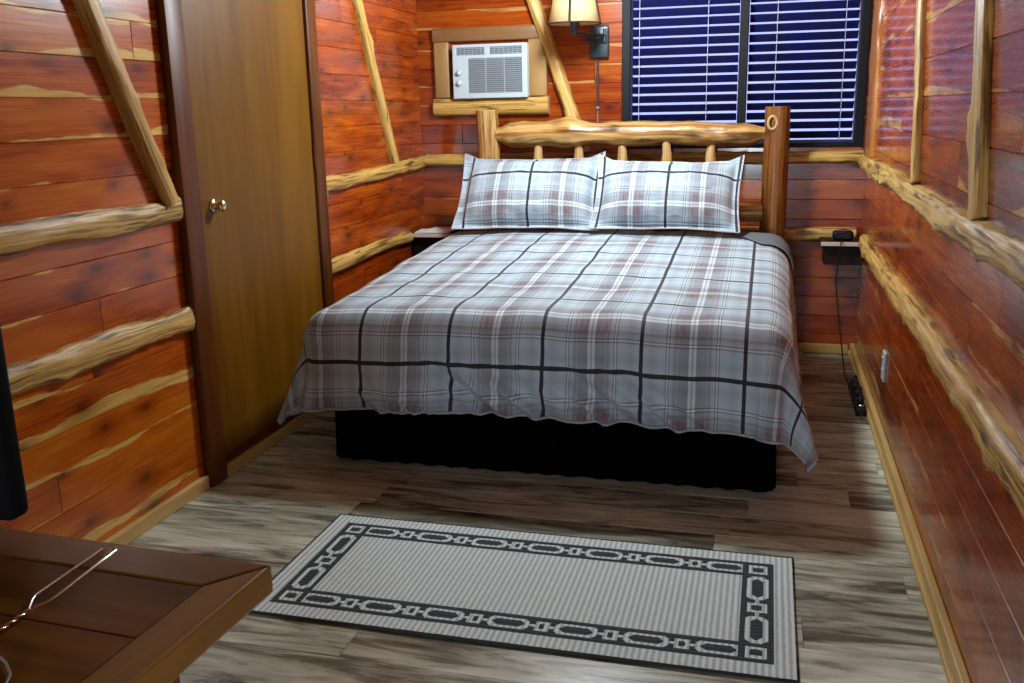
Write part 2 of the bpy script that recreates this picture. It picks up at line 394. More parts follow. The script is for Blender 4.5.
WX0, WX1, WZ0, WZ1 = 1.165, 2.415, 1.105, 2.02      # window opening in the back wall
board_wall('wall_left', lambda u, w, z: Vector((w, -u, z)), False, RL, 0, CH, M['cedar_l'], 7, row=.118, zoff=.03, fix=(1.9,), bias=lambda u, z, a, b: (a * .30, b * .48) if u < 1.9 else ((.48 + .52 * a, .52 + .48 * b) if z < .95 else (.42 + .55 * a, .46 + .5 * b)), label='left cedar board wall with yellow sapwood streaks and knots')
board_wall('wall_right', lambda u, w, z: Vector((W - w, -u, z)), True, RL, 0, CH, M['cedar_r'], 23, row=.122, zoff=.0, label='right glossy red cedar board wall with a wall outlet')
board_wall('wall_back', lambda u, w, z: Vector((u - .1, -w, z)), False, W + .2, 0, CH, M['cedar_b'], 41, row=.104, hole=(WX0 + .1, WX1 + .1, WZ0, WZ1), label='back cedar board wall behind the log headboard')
board_wall('wall_front', lambda u, w, z: Vector((u, -RL + w, z)), True, W, 0, CH, M['cedar_l'], 5, label='cedar board wall at the near end of the room')
mb = MB(); mb.box((-.12, -RL - .12, CH), (W + .12, .12, CH + .1)); mb.build('ceiling', M['ceil'], None, 'plain wooden ceiling over the bedroom', 'ceiling', None, 'structure')

# floor of planks running across the room
mb = MB(); R = random.Random(3); y = 0.0; pw = .152
mb.box((-.12, -RL - .12, -.12), (W + .12, .12, -.004), mat=1)
while y > -RL:
    y2 = max(y - pw, -RL); x = -R.uniform(0, 1.1)
    while x < W:
        x2 = x + 1.22; a0, a1 = max(x, 0), min(x2, W); c = .0012
        if a1 - a0 > .01:
            o = [(a0, y, -.003), (a0, y2, -.003), (a1, y2, -.003), (a1, y, -.003), (a0 + c, y - c, 0), (a0 + c, y2 + c, 0), (a1 - c, y2 + c, 0), (a1 - c, y - c, 0)]
            fs = [[4, 5, 6, 7], [0, 1, 5, 4], [1, 2, 6, 5], [2, 3, 7, 6], [3, 0, 4, 7]]
            mb.add(o, fs, [[(o[k][0] - x, (o[k][1] - y)) for k in f] for f in fs], [(R.random(), R.random())] * 5)
        x = x2
    y = y2
mb.build('floor', [M['floor'], M['frame']], None, 'grey brown wood-look plank floor', 'floor', None, 'structure')

# baseboards
DY0, DY1 = -2.435, -1.335          # door casing, outer edges along the left wall
mb = MB(); mb.box((0, -RL, 0), (.022, DY0, .052), .004); mb.build('baseboard_left', M['pine'], None, 'yellow pine baseboard under the near left wall', 'baseboard', None, 'structure')
mb = MB(); mb.box((0, DY1, 0), (.022, -.0, .052), .004); mb.build('baseboard_left', M['pine'], None, 'yellow pine baseboard between the door and the back corner', 'baseboard', None, 'structure')
mb = MB(); mb.box((W - .022, -RL, 0), (W, 0, .06), .004); mb.box((W - .032, -RL, 0), (W - .018, 0, .022), .004); mb.build('baseboard_right', M['pine'], None, 'yellow pine baseboard along the right wall', 'baseboard', None, 'structure')
mb = MB(); mb.box((.022, -.02, 0), (W - .032, 0, .05), .004); mb.build('baseboard_back', M['pinex'], None, 'pine baseboard along the back wall behind the bed', 'baseboard', None, 'structure')

# live-edge half logs fixed to the walls
def half_log(mb, p0, p1, nrm, h, d, seed, taper=1.0, bend=.012, rough=.12, knob=5, n=14, flat=.55):
    p0, p1, nrm = Vector(p0), Vector(p1), Vector(nrm); ax = (p1 - p0); L = ax.length; ax.normalize()
    side = nrm.cross(ax).normalized(); m = max(10, int(L / .028)); R = random.Random(seed)
    kn = [(R.uniform(0, L), R.uniform(-1.2, 1.2), R.uniform(.02, .045), R.uniform(.1, .3)) for _ in range(int(knob * L))]
    def fn(k, j):
        s = L * k / m; t = k / m
        if j == 0 or j == n: th = -PI / 2 if j == 0 else PI / 2
        else: th = -PI / 2 + PI * j / n
        wob = 1 + rough * (nz(s * 3.1, seed * 3.7, th * .5) + .6 * nz(s * 8.0, seed, th * 1.2 + 5)) + .5 * rough * nz(s * 22, seed + 9, th * 3)
        for (ks, kt, kw, ka) in kn:
            wob += ka * math.exp(-((s - ks) / kw) ** 2 - ((th - kt) / .45) ** 2)
        e = lerp(1, taper, t)
        sv = math.sin(th); cv = abs(math.cos(th)) ** flat if 0 < j < n else 0
        c = p0 + ax * s + side * (bend * (nz(s * 1.1, seed * 1.3) + .5 * nz(s * 2.7, seed * 2.1)))
        return c + side * (sv * h * e * wob) + nrm * (cv * d * e * (1 + .8 * (wob - 1)))
    mb.grid(fn, m, n, uvf=lambda k, j: (L * k / m, .15 + .7 * j / n))
    for k, fl in ((0, True), (m, False)):
        ring = [fn(k, j) for j in range(n + 1)]; f = list(range(n + 1)); f = f if not fl else f[::-1]
        mb.add(ring, [f], [[(20 + ring[q].z, ring[q].y * .3 + ring[q].x * .3) for q in f]], None, 1)
def trim_log(i, label, mat, segs):
    mb = MB()
    for s in segs: half_log(mb, *s)
    return mb.build('trim_%d' % i, [mat, M['endgrain']], None, label, 'log trim', None, 'structure')
LG = M['log_wall']
Ln, Rn, Bn = (1, 0, 0), (-1, 0, 0), (0, -1, 0)
trim_log(1, 'knotty horizontal log rail beside the door at knob height, near left wall', M['log_bark'], [((0, -4.6, 1.012), (0, DY0 + .012, 1.018), Ln, .046, .034, 11, .8, .012, .3, 7)])
trim_log(2, 'lower horizontal log rail on the near left wall', M['log_bark'], [((0, -4.6, .652), (0, DY0 + .03, .642), Ln, .052, .034, 12, .8, .014, .3, 6)])
trim_log(3, 'horizontal log rail left of the bed between door and back corner', LG, [((0, DY1 - .005, 1.015), (0, -.02, 1.032), Ln, .034, .032, 13, 1.0, .012, .2, 5), ((0, DY1 + .005, .955), (0, DY1 + .02, 1.03), Ln, .03, .028, 77)])
trim_log(4, 'lower log rail left of the bed just right of the door', LG, [((0, DY1 - .005, .635), (0, -.30, .645), Ln, .034, .034, 14, 1, .012, .15, 5)])
trim_log(5, 'barky log rail along the right wall at window sill height', M['log_bark'], [((W, -5.6, 1.028), (W, -.03, 1.028), Rn, .038, .034, 15, 1.0, .018, .28, 10, 14, .4)])
trim_log(6, 'lower knotty log rail along the right wall ending at the corner shelf', LG, [((W, -5.6, .645), (W, -.27, .645), Rn, .047, .044, 16, .85, .016, .22, 7)])
trim_log(7, 'horizontal log rail across the back wall under the window', LG, [((W - .02, 0, 1.05), (.03, 0, 1.05), Bn, .034, .045, 17, 1, .012, .18, 5)])
trim_log(8, 'lower log rail on the back wall by the corner shelf', LG, [((W - .03, 0, .645), (1.5, 0, .645), Bn, .038, .045, 18, 1, .012, .18, 5)])
trim_log(9, 'diagonal log brace on the near left wall', LG, [((0, -2.49, 1.05), (0, -3.09, 2.30), Ln, .035, .045, 19, 1.0, .008, .07, 3, 14, .35)])
trim_log(10, 'slim diagonal log brace left of the air conditioner', LG, [((0, -.445, 1.05), (0, -.97, 2.12), Ln, .032, .035, 20, 1.0, .010, .10, 3), ((0, -.95, 2.08), (0, -1.06, 2.32), Ln, .034, .035, 20, 1.0, .012, .08, 3)])
trim_log(11, 'diagonal log brace between air conditioner and lamp', LG, [((.965, 0, 1.09), (.63, 0, 2.02), Bn, .040, .06, 21, .85, .012, .12, 4), ((.64, 0, 2.0), (.53, 0, 2.32), Bn, .041, .054, 21, 1.0, .01, .09, 4)])
trim_log(12, 'upright log strip on the right wall, second from the window', LG, [((W, -1.83, 1.06), (W, -1.42, 2.30), Rn, .040, .026, 22, 1.0, .012, .14, 3)])
trim_log(13, 'upright log strip on the right wall, nearest the camera', LG, [((W, -2.84, 1.05), (W, -2.45, 2.30), Rn, .050, .028, 24, 1.0, .012, .14, 3)])
trim_log(14, 'orange live-edge upright board in the corner right of the window', M['log_orange'], [((W, -.20, 1.06), (W, -.14, 2.32), Rn, .14, .024, 25, 1.0, .02, .12, 3, 14, .3)])

# ------------------------------------------------------------------ door
dr = thing('door_1', (0, (DY0 + DY1) / 2, 0), 'flush brown wooden door in a dark casing on the left wall', 'door', None, 'structure')
mb = MB(); mb.box((.002, DY0 + .1, .085), (.018, DY1 - .085, 2.06), .003); slab = mb.build('door_slab', M['door'], dr)
mb = MB()
mb.box((0, DY0, 0), (.034, DY0 + .105, 2.16), .006); mb.build('casing', M['casing'], dr)
mb = MB(); mb.box((0, DY1 - .09, 0), (.034, DY1, 2.16), .006); mb.build('casing', M['casing'], dr)
mb = MB(); mb.box((0, DY0 + .105, 2.06), (.034, DY1 - .09, 2.16), .006); mb.build('casing', M['casing'], dr)
mb = MB(); mb.box((.0, DY0 + .105, .0), (.014, DY1 - .09, .09), .003); mb.build('bottom_rail', M['casing'], dr, 'dark board below the door slab')
mb = MB(); mb.box((.0, DY0 + .106, .0), (.032, DY1 - .091, .046), .004); mb.build('threshold', M['pine'], dr, 'yellow pine threshold strip')
kz, ky = 1.012, -2.235
mb = MB(); MX = Matrix.Rotation(PI / 2, 3, 'Y')
mb.lathe([(0, 0), (.026, 0), (.027, .003), (.022, .007), (.010, .010), (.009, .02), (.016, .024), (.021, .032), (.022, .039), (.017, .046), (.008, .049), (0, .050)], (.018, ky, kz), 24, 0, MX)
mb.build('door_knob', M['brass'], dr, 'round satin metal door knob')
for hz in (.32, 1.15, 1.86):
    mb = MB(); mb.tube([(.026, DY1 - .088, hz - .045), (.026, DY1 - .088, hz + .045)], .006, 10); mb.build('hinge', M['casing'], dr)

# ------------------------------------------------------------------ window and blinds
wn = thing('window_1', ((WX0 + WX1) / 2, .06, WZ0), 'dark framed double window behind horizontal blinds', 'window', None, 'structure')
mb = MB(); ft = .045
mb.box((WX0, -.012, WZ0), (WX0 + ft, .11, WZ1), .003); mb.box((WX1 - ft, -.012, WZ0), (WX1, .11, WZ1), .003)
mb.box((WX0 + ft, -.012, WZ1 - ft), (WX1 - ft, .11, WZ1), .003); mb.box((WX0 + ft, -.012, WZ0), (WX1 - ft, .11, WZ0 + .018), .003)
mb.build('window_frame', M['frame'], wn)
mxc = 1.800
mb = MB(); mb.box((mxc - .022, -.010, WZ0 + .018), (mxc + .022, .11, WZ1 - ft), .003); mb.build('mullion', M['frame'], wn)
for (p, q) in ((WX0 + ft, mxc - .022), (mxc + .022, WX1 - ft)):
    mb = MB(); mb.box((p, .094, WZ0 + .018), (q, .098, WZ1 - ft)); mb.build('pane', M['glass'], wn)
def blind(x0, x1, label, cords):
    t = thing('window_blind', ((x0 + x1) / 2, .045, WZ0 + .02), label, 'window blind', 'dark window blinds')
    mb = MB(); sp = .0495; z = WZ0 + .062; ang = math.radians(-45); zt = WZ1 - ft - .05
    while z < zt:
        Mx = Matrix.Translation((0, .045, z)) @ Matrix.Rotation(ang, 4, 'X')
        mb.box((x0, -.025, -.0016), (x1, .025, .0016), 0, 0, Mx); z += sp
    mb.build('slats', M['blind'], t)
    mb = MB(); mb.box((x0, .02, WZ0 + .02), (x1, .07, WZ0 + .036), .003); mb.build('bottom_rail', M['blind'], t)
    mb = MB(); mb.box((x0, .012, WZ1 - ft - .045), (x1, .078, WZ1 - ft - .002), .003); mb.build('headrail', M['blind'], t)
    for cx in cords:
        mb = MB()
        for yy in (.021, .068): mb.tube([(cx, yy, WZ0 + .03), (cx, yy, zt)], .0017, 6)
        mb.build('ladder_cord', M['cord'], t)
blind(WX0 + ft + .006, mxc - .026, 'dark horizontal slat blind on the left half of the window', (1.255, 1.615))
blind(mxc + .026, WX1 - ft - .006, 'dark horizontal slat blind on the right half of the window', (1.965, 2.30))

# ------------------------------------------------------------------ air conditioner with its wooden surround
def board(mb, lo, hi): mb.box(lo, hi, .007)
ts = thing('trim_15', (.42, 0, 1.30), 'rough wooden surround around the air conditioner', 'wood surround', None, 'structure')
mb = MB(); half_log(mb, (.765, 0, 1.345), (.095, 0, 1.345), Bn, .05, .05, 31, 1.0, .005, .06, 2); mb.build('sill_board', [M['log_wall'], M['endgrain']], ts)
mb = MB(); board(mb, (.095, -.03, 1.70), (.735, 0, 1.775)); mb.build('head_board', M['brownx'], ts, 'brown head board')
mb = MB(); board(mb, (.105, -.035, 1.397), (.192, 0, 1.70)); mb.build('side_board', M['pinez'], ts)
mb = MB(); board(mb, (.652, -.035, 1.397), (.755, 0, 1.70)); mb.build('side_board', M['pinez'], ts)
AX0, AX1, AZ0, AZ1, AY = .228, .655, 1.392, 1.680, -.07
ac = thing('air_conditioner', ((AX0 + AX1) / 2, AY / 2, AZ0), 'white through-wall air conditioner framed in wood above the headboard', 'air conditioner')
def ax(t): return lerp(AX0, AX1, t)
def az(t): return lerp(AZ1, AZ0, t)
mb = MB(); mb.box((AX0, AY + .02, AZ0), (AX1, .0, AZ1), .006); mb.build('casing', M['white_plastic'], ac)
# face frame with openings for louvres
mb = MB(); F0, F1 = AY, AY + .022
gl, gr, gt, gb = .205, .93, .26, .905; vt, vb = .055, .195
for (a0, a1, b0, b1) in ((0, gl, gt - .01, 1), (gr, 1, 0, 1), (0, gr, 0, vt), (0, .05, vt, vb), (.43, .50, vt, vb), (.93, .93, 0, 0), (0, gr, vb, gt), (gl, gr, gb, 1)):
    if a1 > a0: mb.box((ax(a0), F0, az(b1)), (ax(a1), F1, az(b0)), .0025)
mb.build('face_frame', M['white_plastic'], ac)
mb = MB(); mb.box((ax(gl) - .002, F1 - .004, az(gb) - .002), (ax(gr) + .002, F1 - .001, az(gt) + .002), mat=0)
nl = 17
for k in range(nl):
    z = lerp(az(gt), az(gb), (k + .5) / nl)
    mb.box((ax(gl), F0 + .004, z - .0028), (ax(gr), F1 - .004, z + .0028), mat=1)
for t in (.44, .69): mb.box((ax(t) - .002, F0 + .003, az(gb)), (ax(t) + .002, F1 - .004, az(gt)), mat=1)
mb.build('intake_grille', [M['dark_slot'], M['grey_plastic']], ac, 'grey louvred intake grille')
for (a0, a1) in ((.05, .43), (.50, .93)):
    mb = MB(); mb.box((ax(a0) - .002, F1 - .005, az(vb) - .002), (ax(a1) + .002, F1 - .001, az(vt) + .002), mat=0)
    for k in range(4):
        z = lerp(az(vt), az(vb), (k + .5) / 4); mb.box((ax(a0), F0 + .006, z - .0025), (ax(a1), F1 - .004, z + .0025), mat=1)
    for k in range(1, 7):
        x = lerp(ax(a0), ax(a1), k / 7); mb.box((x - .0012, F0 + .009, az(vb)), (x + .0012, F1 - .004, az(vt)), mat=1)
    mb.build('outlet_vent', [M['dark_slot'], M['grey_plastic']], ac)
MY = Matrix.Rotation(PI / 2, 3, 'X')
for zt in (.52, .71):
    mb = MB(); c = (ax(.083), F0, az(zt)); mb.lathe([(0, 0), (.017, 0), (.0165, .004), (.013, .012), (.012, .016), (0, .0165)], c, 20, 0, MY)
    mb.box((c[0] - .002, F0 - .019, c[2] - .011), (c[0] + .002, F0 - .014, c[2] + .011), .0008); mb.build('knob', M['white_plastic'], ac)

# ------------------------------------------------------------------ swing arm wall lamp
PX, PZ = 1.045, 1.675
lp = thing('wall_lamp', (PX, 0, 1.59), 'swing-arm wall lamp with lit cream shade beside the window', 'wall lamp')
mb = MB(); mb.box((PX - .052, -.038, 1.588), (PX + .052, 0, 1.752), .008); mb.build('wall_plate', M['black_metal'], lp)
SC = Vector((.963, -.30, 0)); sz = 1.745
mb = MB()
mb.tube([(PX + .035, -.038, 1.70), (PX + .035, -.062, 1.70)], .012, 12); mb.tube([(PX + .035, -.055, 1.665), (PX + .035, -.055, 1.735)], .011, 12)
mb.tube([(PX + .035, -.058, 1.70), (PX - .04, -.17, 1.70), (SC.x + .01, -.285, 1.70)], .009, 12)
mb.tube([(PX + .02, -.05, 1.675), (PX - .055, -.16, 1.675)], .008, 12); mb.build('swing_arm', M['black_metal'], lp)
mb = MB(); mb.lathe([(0, 0), (.016, 0), (.018, .01), (.016, .03), (.022, .035), (.022, .085), (.017, .09), (0, .091)], (SC.x, SC.y, 1.69), 20)
mb.tube([(SC.x, SC.y, 1.712), (SC.x - .03, SC.y - .012, 1.712)], .006, 8); mb.build('socket', M['black_metal'], lp)
mb = MB(); mb.lathe([(0, 0), (.012, 0), (.014, .012), (.030, .045), (.031, .062), (.022, .084), (0, .094)], (SC.x, SC.y, 1.781), 20); mb.build('bulb', M['bulb'], lp)
sh = MB(); r0, r1, hh, ns = .132, .094, .19, 48
sh.lathe([(r0, 0), (lerp(r0, r1, .5), hh * .5), (r1, hh)], (SC.x, SC.y, sz), ns); sho = sh.build('lamp_shade', M['shade'], lp)
so = sho.modifiers.new('s', 'SOLIDIFY'); so.thickness = .002
for (rr, zz) in ((r0, 0), (r1, hh)):
    mb = MB(); mb.tube([(SC.x + (rr + .001) * math.cos(2 * PI * k / 40), SC.y + (rr + .001) * math.sin(2 * PI * k / 40), sz + zz) for k in range(41)], .003, 6, caps=False)
    mb.build('shade_trim', M['frame'], sho)
for k in range(4):
    th = -PI / 2 + .02 + k * PI / 2; c, s = math.cos(th), math.sin(th)
    mb = MB(); mb.tube([(SC.x + (r0 + .001) * c, SC.y + (r0 + .001) * s, sz), (SC.x + (r1 + .001) * c, SC.y + (r1 + .001) * s, sz + hh)], .006, 8)
    mb.build('shade_rib', M['frame'], sho)
mb = MB()
for k in range(3):
    th = k * 2 * PI / 3 + .5; mb.tube([(SC.x, SC.y, sz + .03), (SC.x + (r0 - .006) * math.cos(th), SC.y + (r0 - .006) * math.sin(th), sz + .012)], .002, 6)
mb.build('spider', M['black_metal'], sho)
mb = MB(); mb.tube([(1.035, -.010, 1.59), (1.035, -.010, 1.315)], .0065, 10); mb.build('cord_cover', M['black_metal'], lp, 'slim dark cord cover down the wall')
mb = MB(); mb.tube([(1.035, -.010, 1.318), (1.035, -.010, 1.10)], .003, 8); mb.lathe([(0, 0), (.009, .002), (.010, .010), (.006, .016), (0, .016)], (1.035, -.010, 1.318), 12); mb.build('cord', M['cable'], lp, 'pale lamp cord')

# ------------------------------------------------------------------ bed
BX0, BX1, BYH, BYF = .435, 1.945, -.235, -2.055
bed = thing('log_bed', ((BX0 + BX1) / 2, -1.15, 0), 'queen bed with rustic peeled log headboard against the back wall', 'bed')
HY = -.155
def log_pts(p0, p1, m, bend, seed):
    p0, p1 = Vector(p0), Vector(p1); out = []
    for k in range(m + 1):
        t = k / m; e = math.sin(PI * t) ** .5 if 0 < t < 1 else 0
        out.append(p0.lerp(p1, t) + Vector((nz(t * 2.3, seed) * bend, nz(t * 2.1, seed + 5) * bend * .5, nz(t * 2.6, seed + 9) * bend)) * e)
    return out
def post(x, z1, r, seed, mat, label=None):
    m = 44; pts = [Vector((x, HY, z1 * k / m)) + Vector((nz(k * .06, seed), nz(k * .07, seed + 3), 0)) * .012 for k in range(m + 1)]
    mb = MB(); mb.tube(pts, [r] * (m + 1), 22, rf=lambda k, th: 1 + .09 * nz(k * .12, seed + math.cos(th), math.sin(th)) + .03 * nz(k * .5, seed + 2 * math.cos(th), 2 * math.sin(th)))
    o = mb.build('headboard_post', [mat], bed, label); return o
po = post(.447, 1.325, .062, 3, M['log_bed'], 'left headboard post with sawn flat top')
mb = MB(); mb.lathe([(0, .0), (.052, .0), (.056, -.008)], (.447 , HY, 1.3275), 22); mb.build('cut_top', M['endgrain'], po)
po = post(1.983, 1.315, .063, 8, M['log_post'], 'dark right headboard post with a pale oval knot')
mb = MB(); Mk = Matrix.Rotation(PI / 2, 3, 'X'); kc = Vector((1.962, HY - .058, 1.235))
ring = [kc + Vector((.021 * math.cos(2 * PI * k / 28), 0, .032 * math.sin(2 * PI * k / 28))) for k in range(29)]
mb.tube(ring, .008, 8, caps=False); mb.build('knot_ring', M['endgrain'], po, 'pale oval knot ring')
# top rail: gnarled log with tapered tenons
m = 90; x0, x1 = .50, 1.925
def railr(k):
    t = k / m
    r = lerp(.072, .056, t) * (1 + .10 * nz(t * 7, 4.2) + .05 * nz(t * 17, 1.7))
    r += .012 * math.exp(-((t - .28) / .05) ** 2) - .006 * math.exp(-((t - .38) / .05) ** 2)
    return max(.03, r * min(1, .55 + sm(0, .06, t) * .45) * min(1, .6 + sm(0, .07, 1 - t) * .4))
pts = [Vector((lerp(x0, x1, k / m), HY + .01 * nz(k * .05, 3), lerp(1.190, 1.176, k / m) + .012 * nz(k * .045, 7.7) + .008 * math.sin(k / m * PI))) for k in range(m + 1)]
mb = MB(); mb.tube(pts, [railr(k) for k in range(m + 1)], 26, rf=lambda k, th: 1 + .13 * nz(k * .10, 2 * math.cos(th), 2 * math.sin(th)) + .05 * nz(k * .33, 4 * math.cos(th), 4 * math.sin(th)) + .16 * math.exp(-((k - 27) / 3.5) ** 2 - ((math.sin(th) + .3) / .5) ** 2) + .14 * math.exp(-((k - 70) / 3) ** 2 - ((math.sin(th) - .4) / .5) ** 2))
mb.build('top_rail', M['log_bed'], bed, 'gnarled peeled log top rail')
mb = MB(); mb.tube(log_pts((.50, HY, .78), (1.93, HY, .78), 40, .02, 12), [.048] * 41, 18, rf=lambda k, th: 1 + .1 * nz(k * .15, math.cos(th), math.sin(th) + 20)); mb.build('lower_rail', M['log_bed'], bed)
for i, x in enumerate((.735, .960, 1.195, 1.430, 1.660)):
    mb = MB(); k0 = 20
    mb.tube([(x + .004 * nz(k * .3, i), HY - .012, lerp(.80, 1.165, k / k0)) for k in range(k0 + 1)], [lerp(.036, .021, sm(.35, 1, k / k0)) for k in range(k0 + 1)], 16, rf=lambda k, th: 1 + .06 * nz(k * .3, i + math.cos(th), math.sin(th)))
    mb.build('spindle', M['log_spindle'], bed)
mb = MB(); mb.box((BX0, BYF, .395), (BX1, BYH, .585), .035); mb.build('mattress', M['mauve'], bed, 'dark plum mattress side')
mb = MB(); mb.box((BX0 - .06, BYF + .010, .17), (BX1 + .05, BYH, .392), .012); mb.build('box_spring', M['black_fabric'], bed)
# gathered black skirt around the box spring; widened, near black to deepen the shade
mb = MB(); path = []
def skirt_path(t):
    segs = [((BX0 - .070, BYH), (BX0 - .070, BYF)), ((BX0 - .070, BYF), (BX1 + .060, BYF)), ((BX1 + .060, BYF), (BX1 + .060, BYH))]
    Ls = [abs(a[0] - b[0]) + abs(a[1] - b[1]) for a, b in segs]; d = t * sum(Ls)
    for (a, b), l, nn in zip(segs, Ls, ((-1, 0), (0, -1), (1, 0))):
        if d <= l or nn == (1, 0): q = min(1, d / l); return (lerp(a[0], b[0], q), lerp(a[1], b[1], q), nn)
        d -= l
nu = 320
def sk(i, j):
    x, y, nn = skirt_path(i / nu); z = lerp(.385, .008, j / 8); e = .006 + .007 * (j / 8) * (1 + math.sin(i * 1.1 + nz(i * .1) * 3))
    return Vector((x + nn[0] * e, y + nn[1] * e, z))
mb.grid(sk, nu, 8); mb.build('bed_skirt', M['black_fabric'], bed, 'black bed skirt down to the floor')

# comforter
cx0 = 1.165; hw = .785; rr = .125; YH, YFL = -.42, -2.035; NU, NV = 236, 230
SIDE, FOOT = .50, .440
def ztop(x, y):
    t = (y - YH) / (YFL - YH)
    z = lerp(.712, .632, sm(0, 1, t)) - .018 * ((x - cx0) / hw) ** 2
    z += .006 * nz(x * 3.2, y * 3.2, 2) + .0035 * nz(x * 8, y * 7, 4)
    z += .005 * math.cos(2 * PI * (x - cx0) / .333) * math.cos(2 * PI * y / .333) * .6
    return z
def hang(e, fl):
    if e < rr * PI / 2: return rr * math.sin(e / rr), rr * (1 - math.cos(e / rr))
    q = e - rr * PI / 2; return rr + q * fl, rr + q * math.sqrt(1 - fl * fl)
def cf(i, j): return cst(lerp(-(hw + SIDE), hw + SIDE, i / NU), lerp(0, (YH - YFL) + FOOT, j / NV))
def cst(s, t):
    ex = max(0, abs(s) - hw); sg = 1 if s > 0 else -1; ey = max(0, t - (YH - YFL))
    bx = cx0 + max(-hw, min(hw, s)); by = YH - min(t, YH - YFL)
    z0 = ztop(bx, by)
    if ex == 0 and ey == 0: return Vector((bx, by, z0))
    h0 = math.hypot(ex, ey); dx, dy = ex / h0 * sg, ey / h0
    p = 3.2 if s > 0 else 6.0; e = (ex ** p + ey ** p) ** (1 / p)
    ang = math.atan2(ey, ex) if ex > 0 else PI / 2
    corner = math.sin(2 * ang) if ex > 0 and ey > 0 else 0
    fl = .07 + .30 * corner + (.07 if ex > 0 and by < -1.2 else 0) * sm(-1.2, -2.0, by) * (1 - corner)
    h, d = hang(e, fl)
    low = sm(.05, .40, d)
    # folds
    per = s * dy * 1.0 + (by * -1) * abs(dx) * sg
    f = 0
    if ey > 0 and corner < .98:
        w = s - d * 1.25
        lf = (.6 + .85 * sm(.9, -.9, s)) * (1 - corner) * sm(-.02, .30, hw - abs(s))
        f += low * lf * (.10 * (.24 - abs(nz(w * 8.5, d * 1.2, 1.5))) + .05 * (.22 - abs(nz(w * 17, d * 2.0, 8)))) * dy
    if ex > 0:
        f += abs(dx) * low * (.022 * nz(by * 5, d * 1.5, 3 + sg) + .008 * nz(by * 14, d * 3, 6))
    f += corner * low * .022 * math.cos(ang * 9 + .5)
    f -= .05 * sm(.30, .44, d) * sm(.25, .0, corner) * dy * (.5 if s < 0 else .2)
    h += f + .012 * nz(s * 5, t * 5, 11)
    if d > .425: h -= .8 * (d - .425)
    zz = z0 - d
    zz = max(zz, .055 + .01 * nz(s * 9, t * 9))
    return Vector((bx + dx * h, by - dy * h, zz))
mb = MB()
uo, vo = -.05, .135
mb.grid(cf, NU, NV, uvf=lambda i, j: (lerp(-(hw + SIDE), hw + SIDE, i / NU) + 3.45 + uo, lerp(0, (YH - YFL) + FOOT, j / NV) + 3.45 + vo), flip=True)
co = mb.build('comforter', M['plaid'], None, 'grey white and black plaid comforter spread over the bed', 'comforter')
so = co.modifiers.new('thick', 'SOLIDIFY'); so.thickness = .020; so.offset = -1
# hem piping at the foot edge
mb = MB(); mb.tube([cf(i, NV) + Vector((0, -.001, -.002)) for i in range(8, NU - 7)], .005, 8); 
hp = mb.build('hem_piping', M['plaid'], co)
hp.data.materials[0] = plain('hem_cloth', (.38, .41, .44), .8, .2)
# folded back grey sheet at the right of the pillows
def sheet(i, j):
    u, v = i / 24, j / 20
    t = lerp(.0, .34, v); q = lerp(.60 + .17 * v, hw + .13 + .10 * v, u); p = cst(q, t)
    return p + Vector((.011 * sm(hw - .05, hw + .1, q), 0, .013))
mb = MB(); mb.grid(sheet, 24, 20, flip=True); s2 = mb.build('turned_corner', M['grey_fabric'], co, 'grey underside corner turned back beside the right pillow')
so = s2.modifiers.new('t', 'SOLIDIFY'); so.thickness = .006

# pillows in matching plaid shams
def pillow(c, w, h, lean, yaw, roll, du, dv, label, seed, bulge=.10, flat=.05):
    t = thing('pillow', (c[0], c[1], c[2]), label, 'pillow', 'plaid pillows at the headboard')
    rot = Matrix.Rotation(yaw, 3, 'Z') @ Matrix.Rotation(-lean, 3, 'X') @ Matrix.Rotation(roll, 3, 'Y')
    n1, n2 = 72, 52
    def pos(a, b, sd):
        ia, ib = max(-1, min(1, a / .90)), max(-1, min(1, b / .90))
        th = ((1 - abs(ia) ** 3.2) * (1 - abs(ib) ** 2.6)) ** .62 if abs(ia) < 1 and abs(ib) < 1 else 0
        ear = .035 * max(0, abs(a) - .8) / .2 * max(0, b - .7) / .3
        x = a * w / 2 * (1 - .045 * (1 - b * b) * (abs(a) > 0) * abs(a) ** 3); z = b * h / 2 * (1 - .05 * (1 - a * a) * abs(b) ** 3)
        amp = bulge if sd < 0 else bulge * .55
        wr = .007 * nz(a * 4 + seed, b * 4, sd) + .004 * nz(a * 11 + seed, b * 9, sd)
        # gathers near the bottom seam
        wr += .010 * math.exp(-((b + .72) / .16) ** 2) * math.sin(a * 19 + seed) * (1 - abs(a)) * (sd < 0)
        y = sd * (th * amp + .004 + wr * (th ** .5 if th > 0 else 0))
        z -= .02 * th * (sd < 0)
        y += .012 * nz(a * 2.3, b * 2.3, seed * 3) * (1 - th)
        return Vector(c) + rot @ Vector((x, y, z + h / 2 + ear))
    mb = MB()
    uvf = lambda i, j: ((2 * i / n1 - 1) * w / 2 + 3.45 + du, ((2 * j / n2 - 1) * h / 2 * .92 + 3.45 + dv) * .42 / .345)
    mb.grid(lambda i, j: pos(2 * i / n1 - 1, 2 * j / n2 - 1, -1), n1, n2, uvf=uvf)
    mb.grid(lambda i, j: pos(2 * i / n1 - 1, 2 * j / n2 - 1, 1), n1, n2, uvf=uvf, flip=True)
    cov = mb.build('sham', M['plaid'], t)
    mb = MB(); loop = [(2 * i / n1 - 1, -1) for i in range(n1)] + [(1, 2 * j / n2 - 1) for j in range(n2)] + [(1 - 2 * i / n1, 1) for i in range(n1)] + [(-1, 1 - 2 * j / n2) for j in range(n2 + 1)]
    mb.tube([(pos(a, b, -1) + pos(a, b, 1)) / 2 for a, b in loop], .0038, 8, caps=False); mb.build('piping', M['white_fabric'], t)
    return t
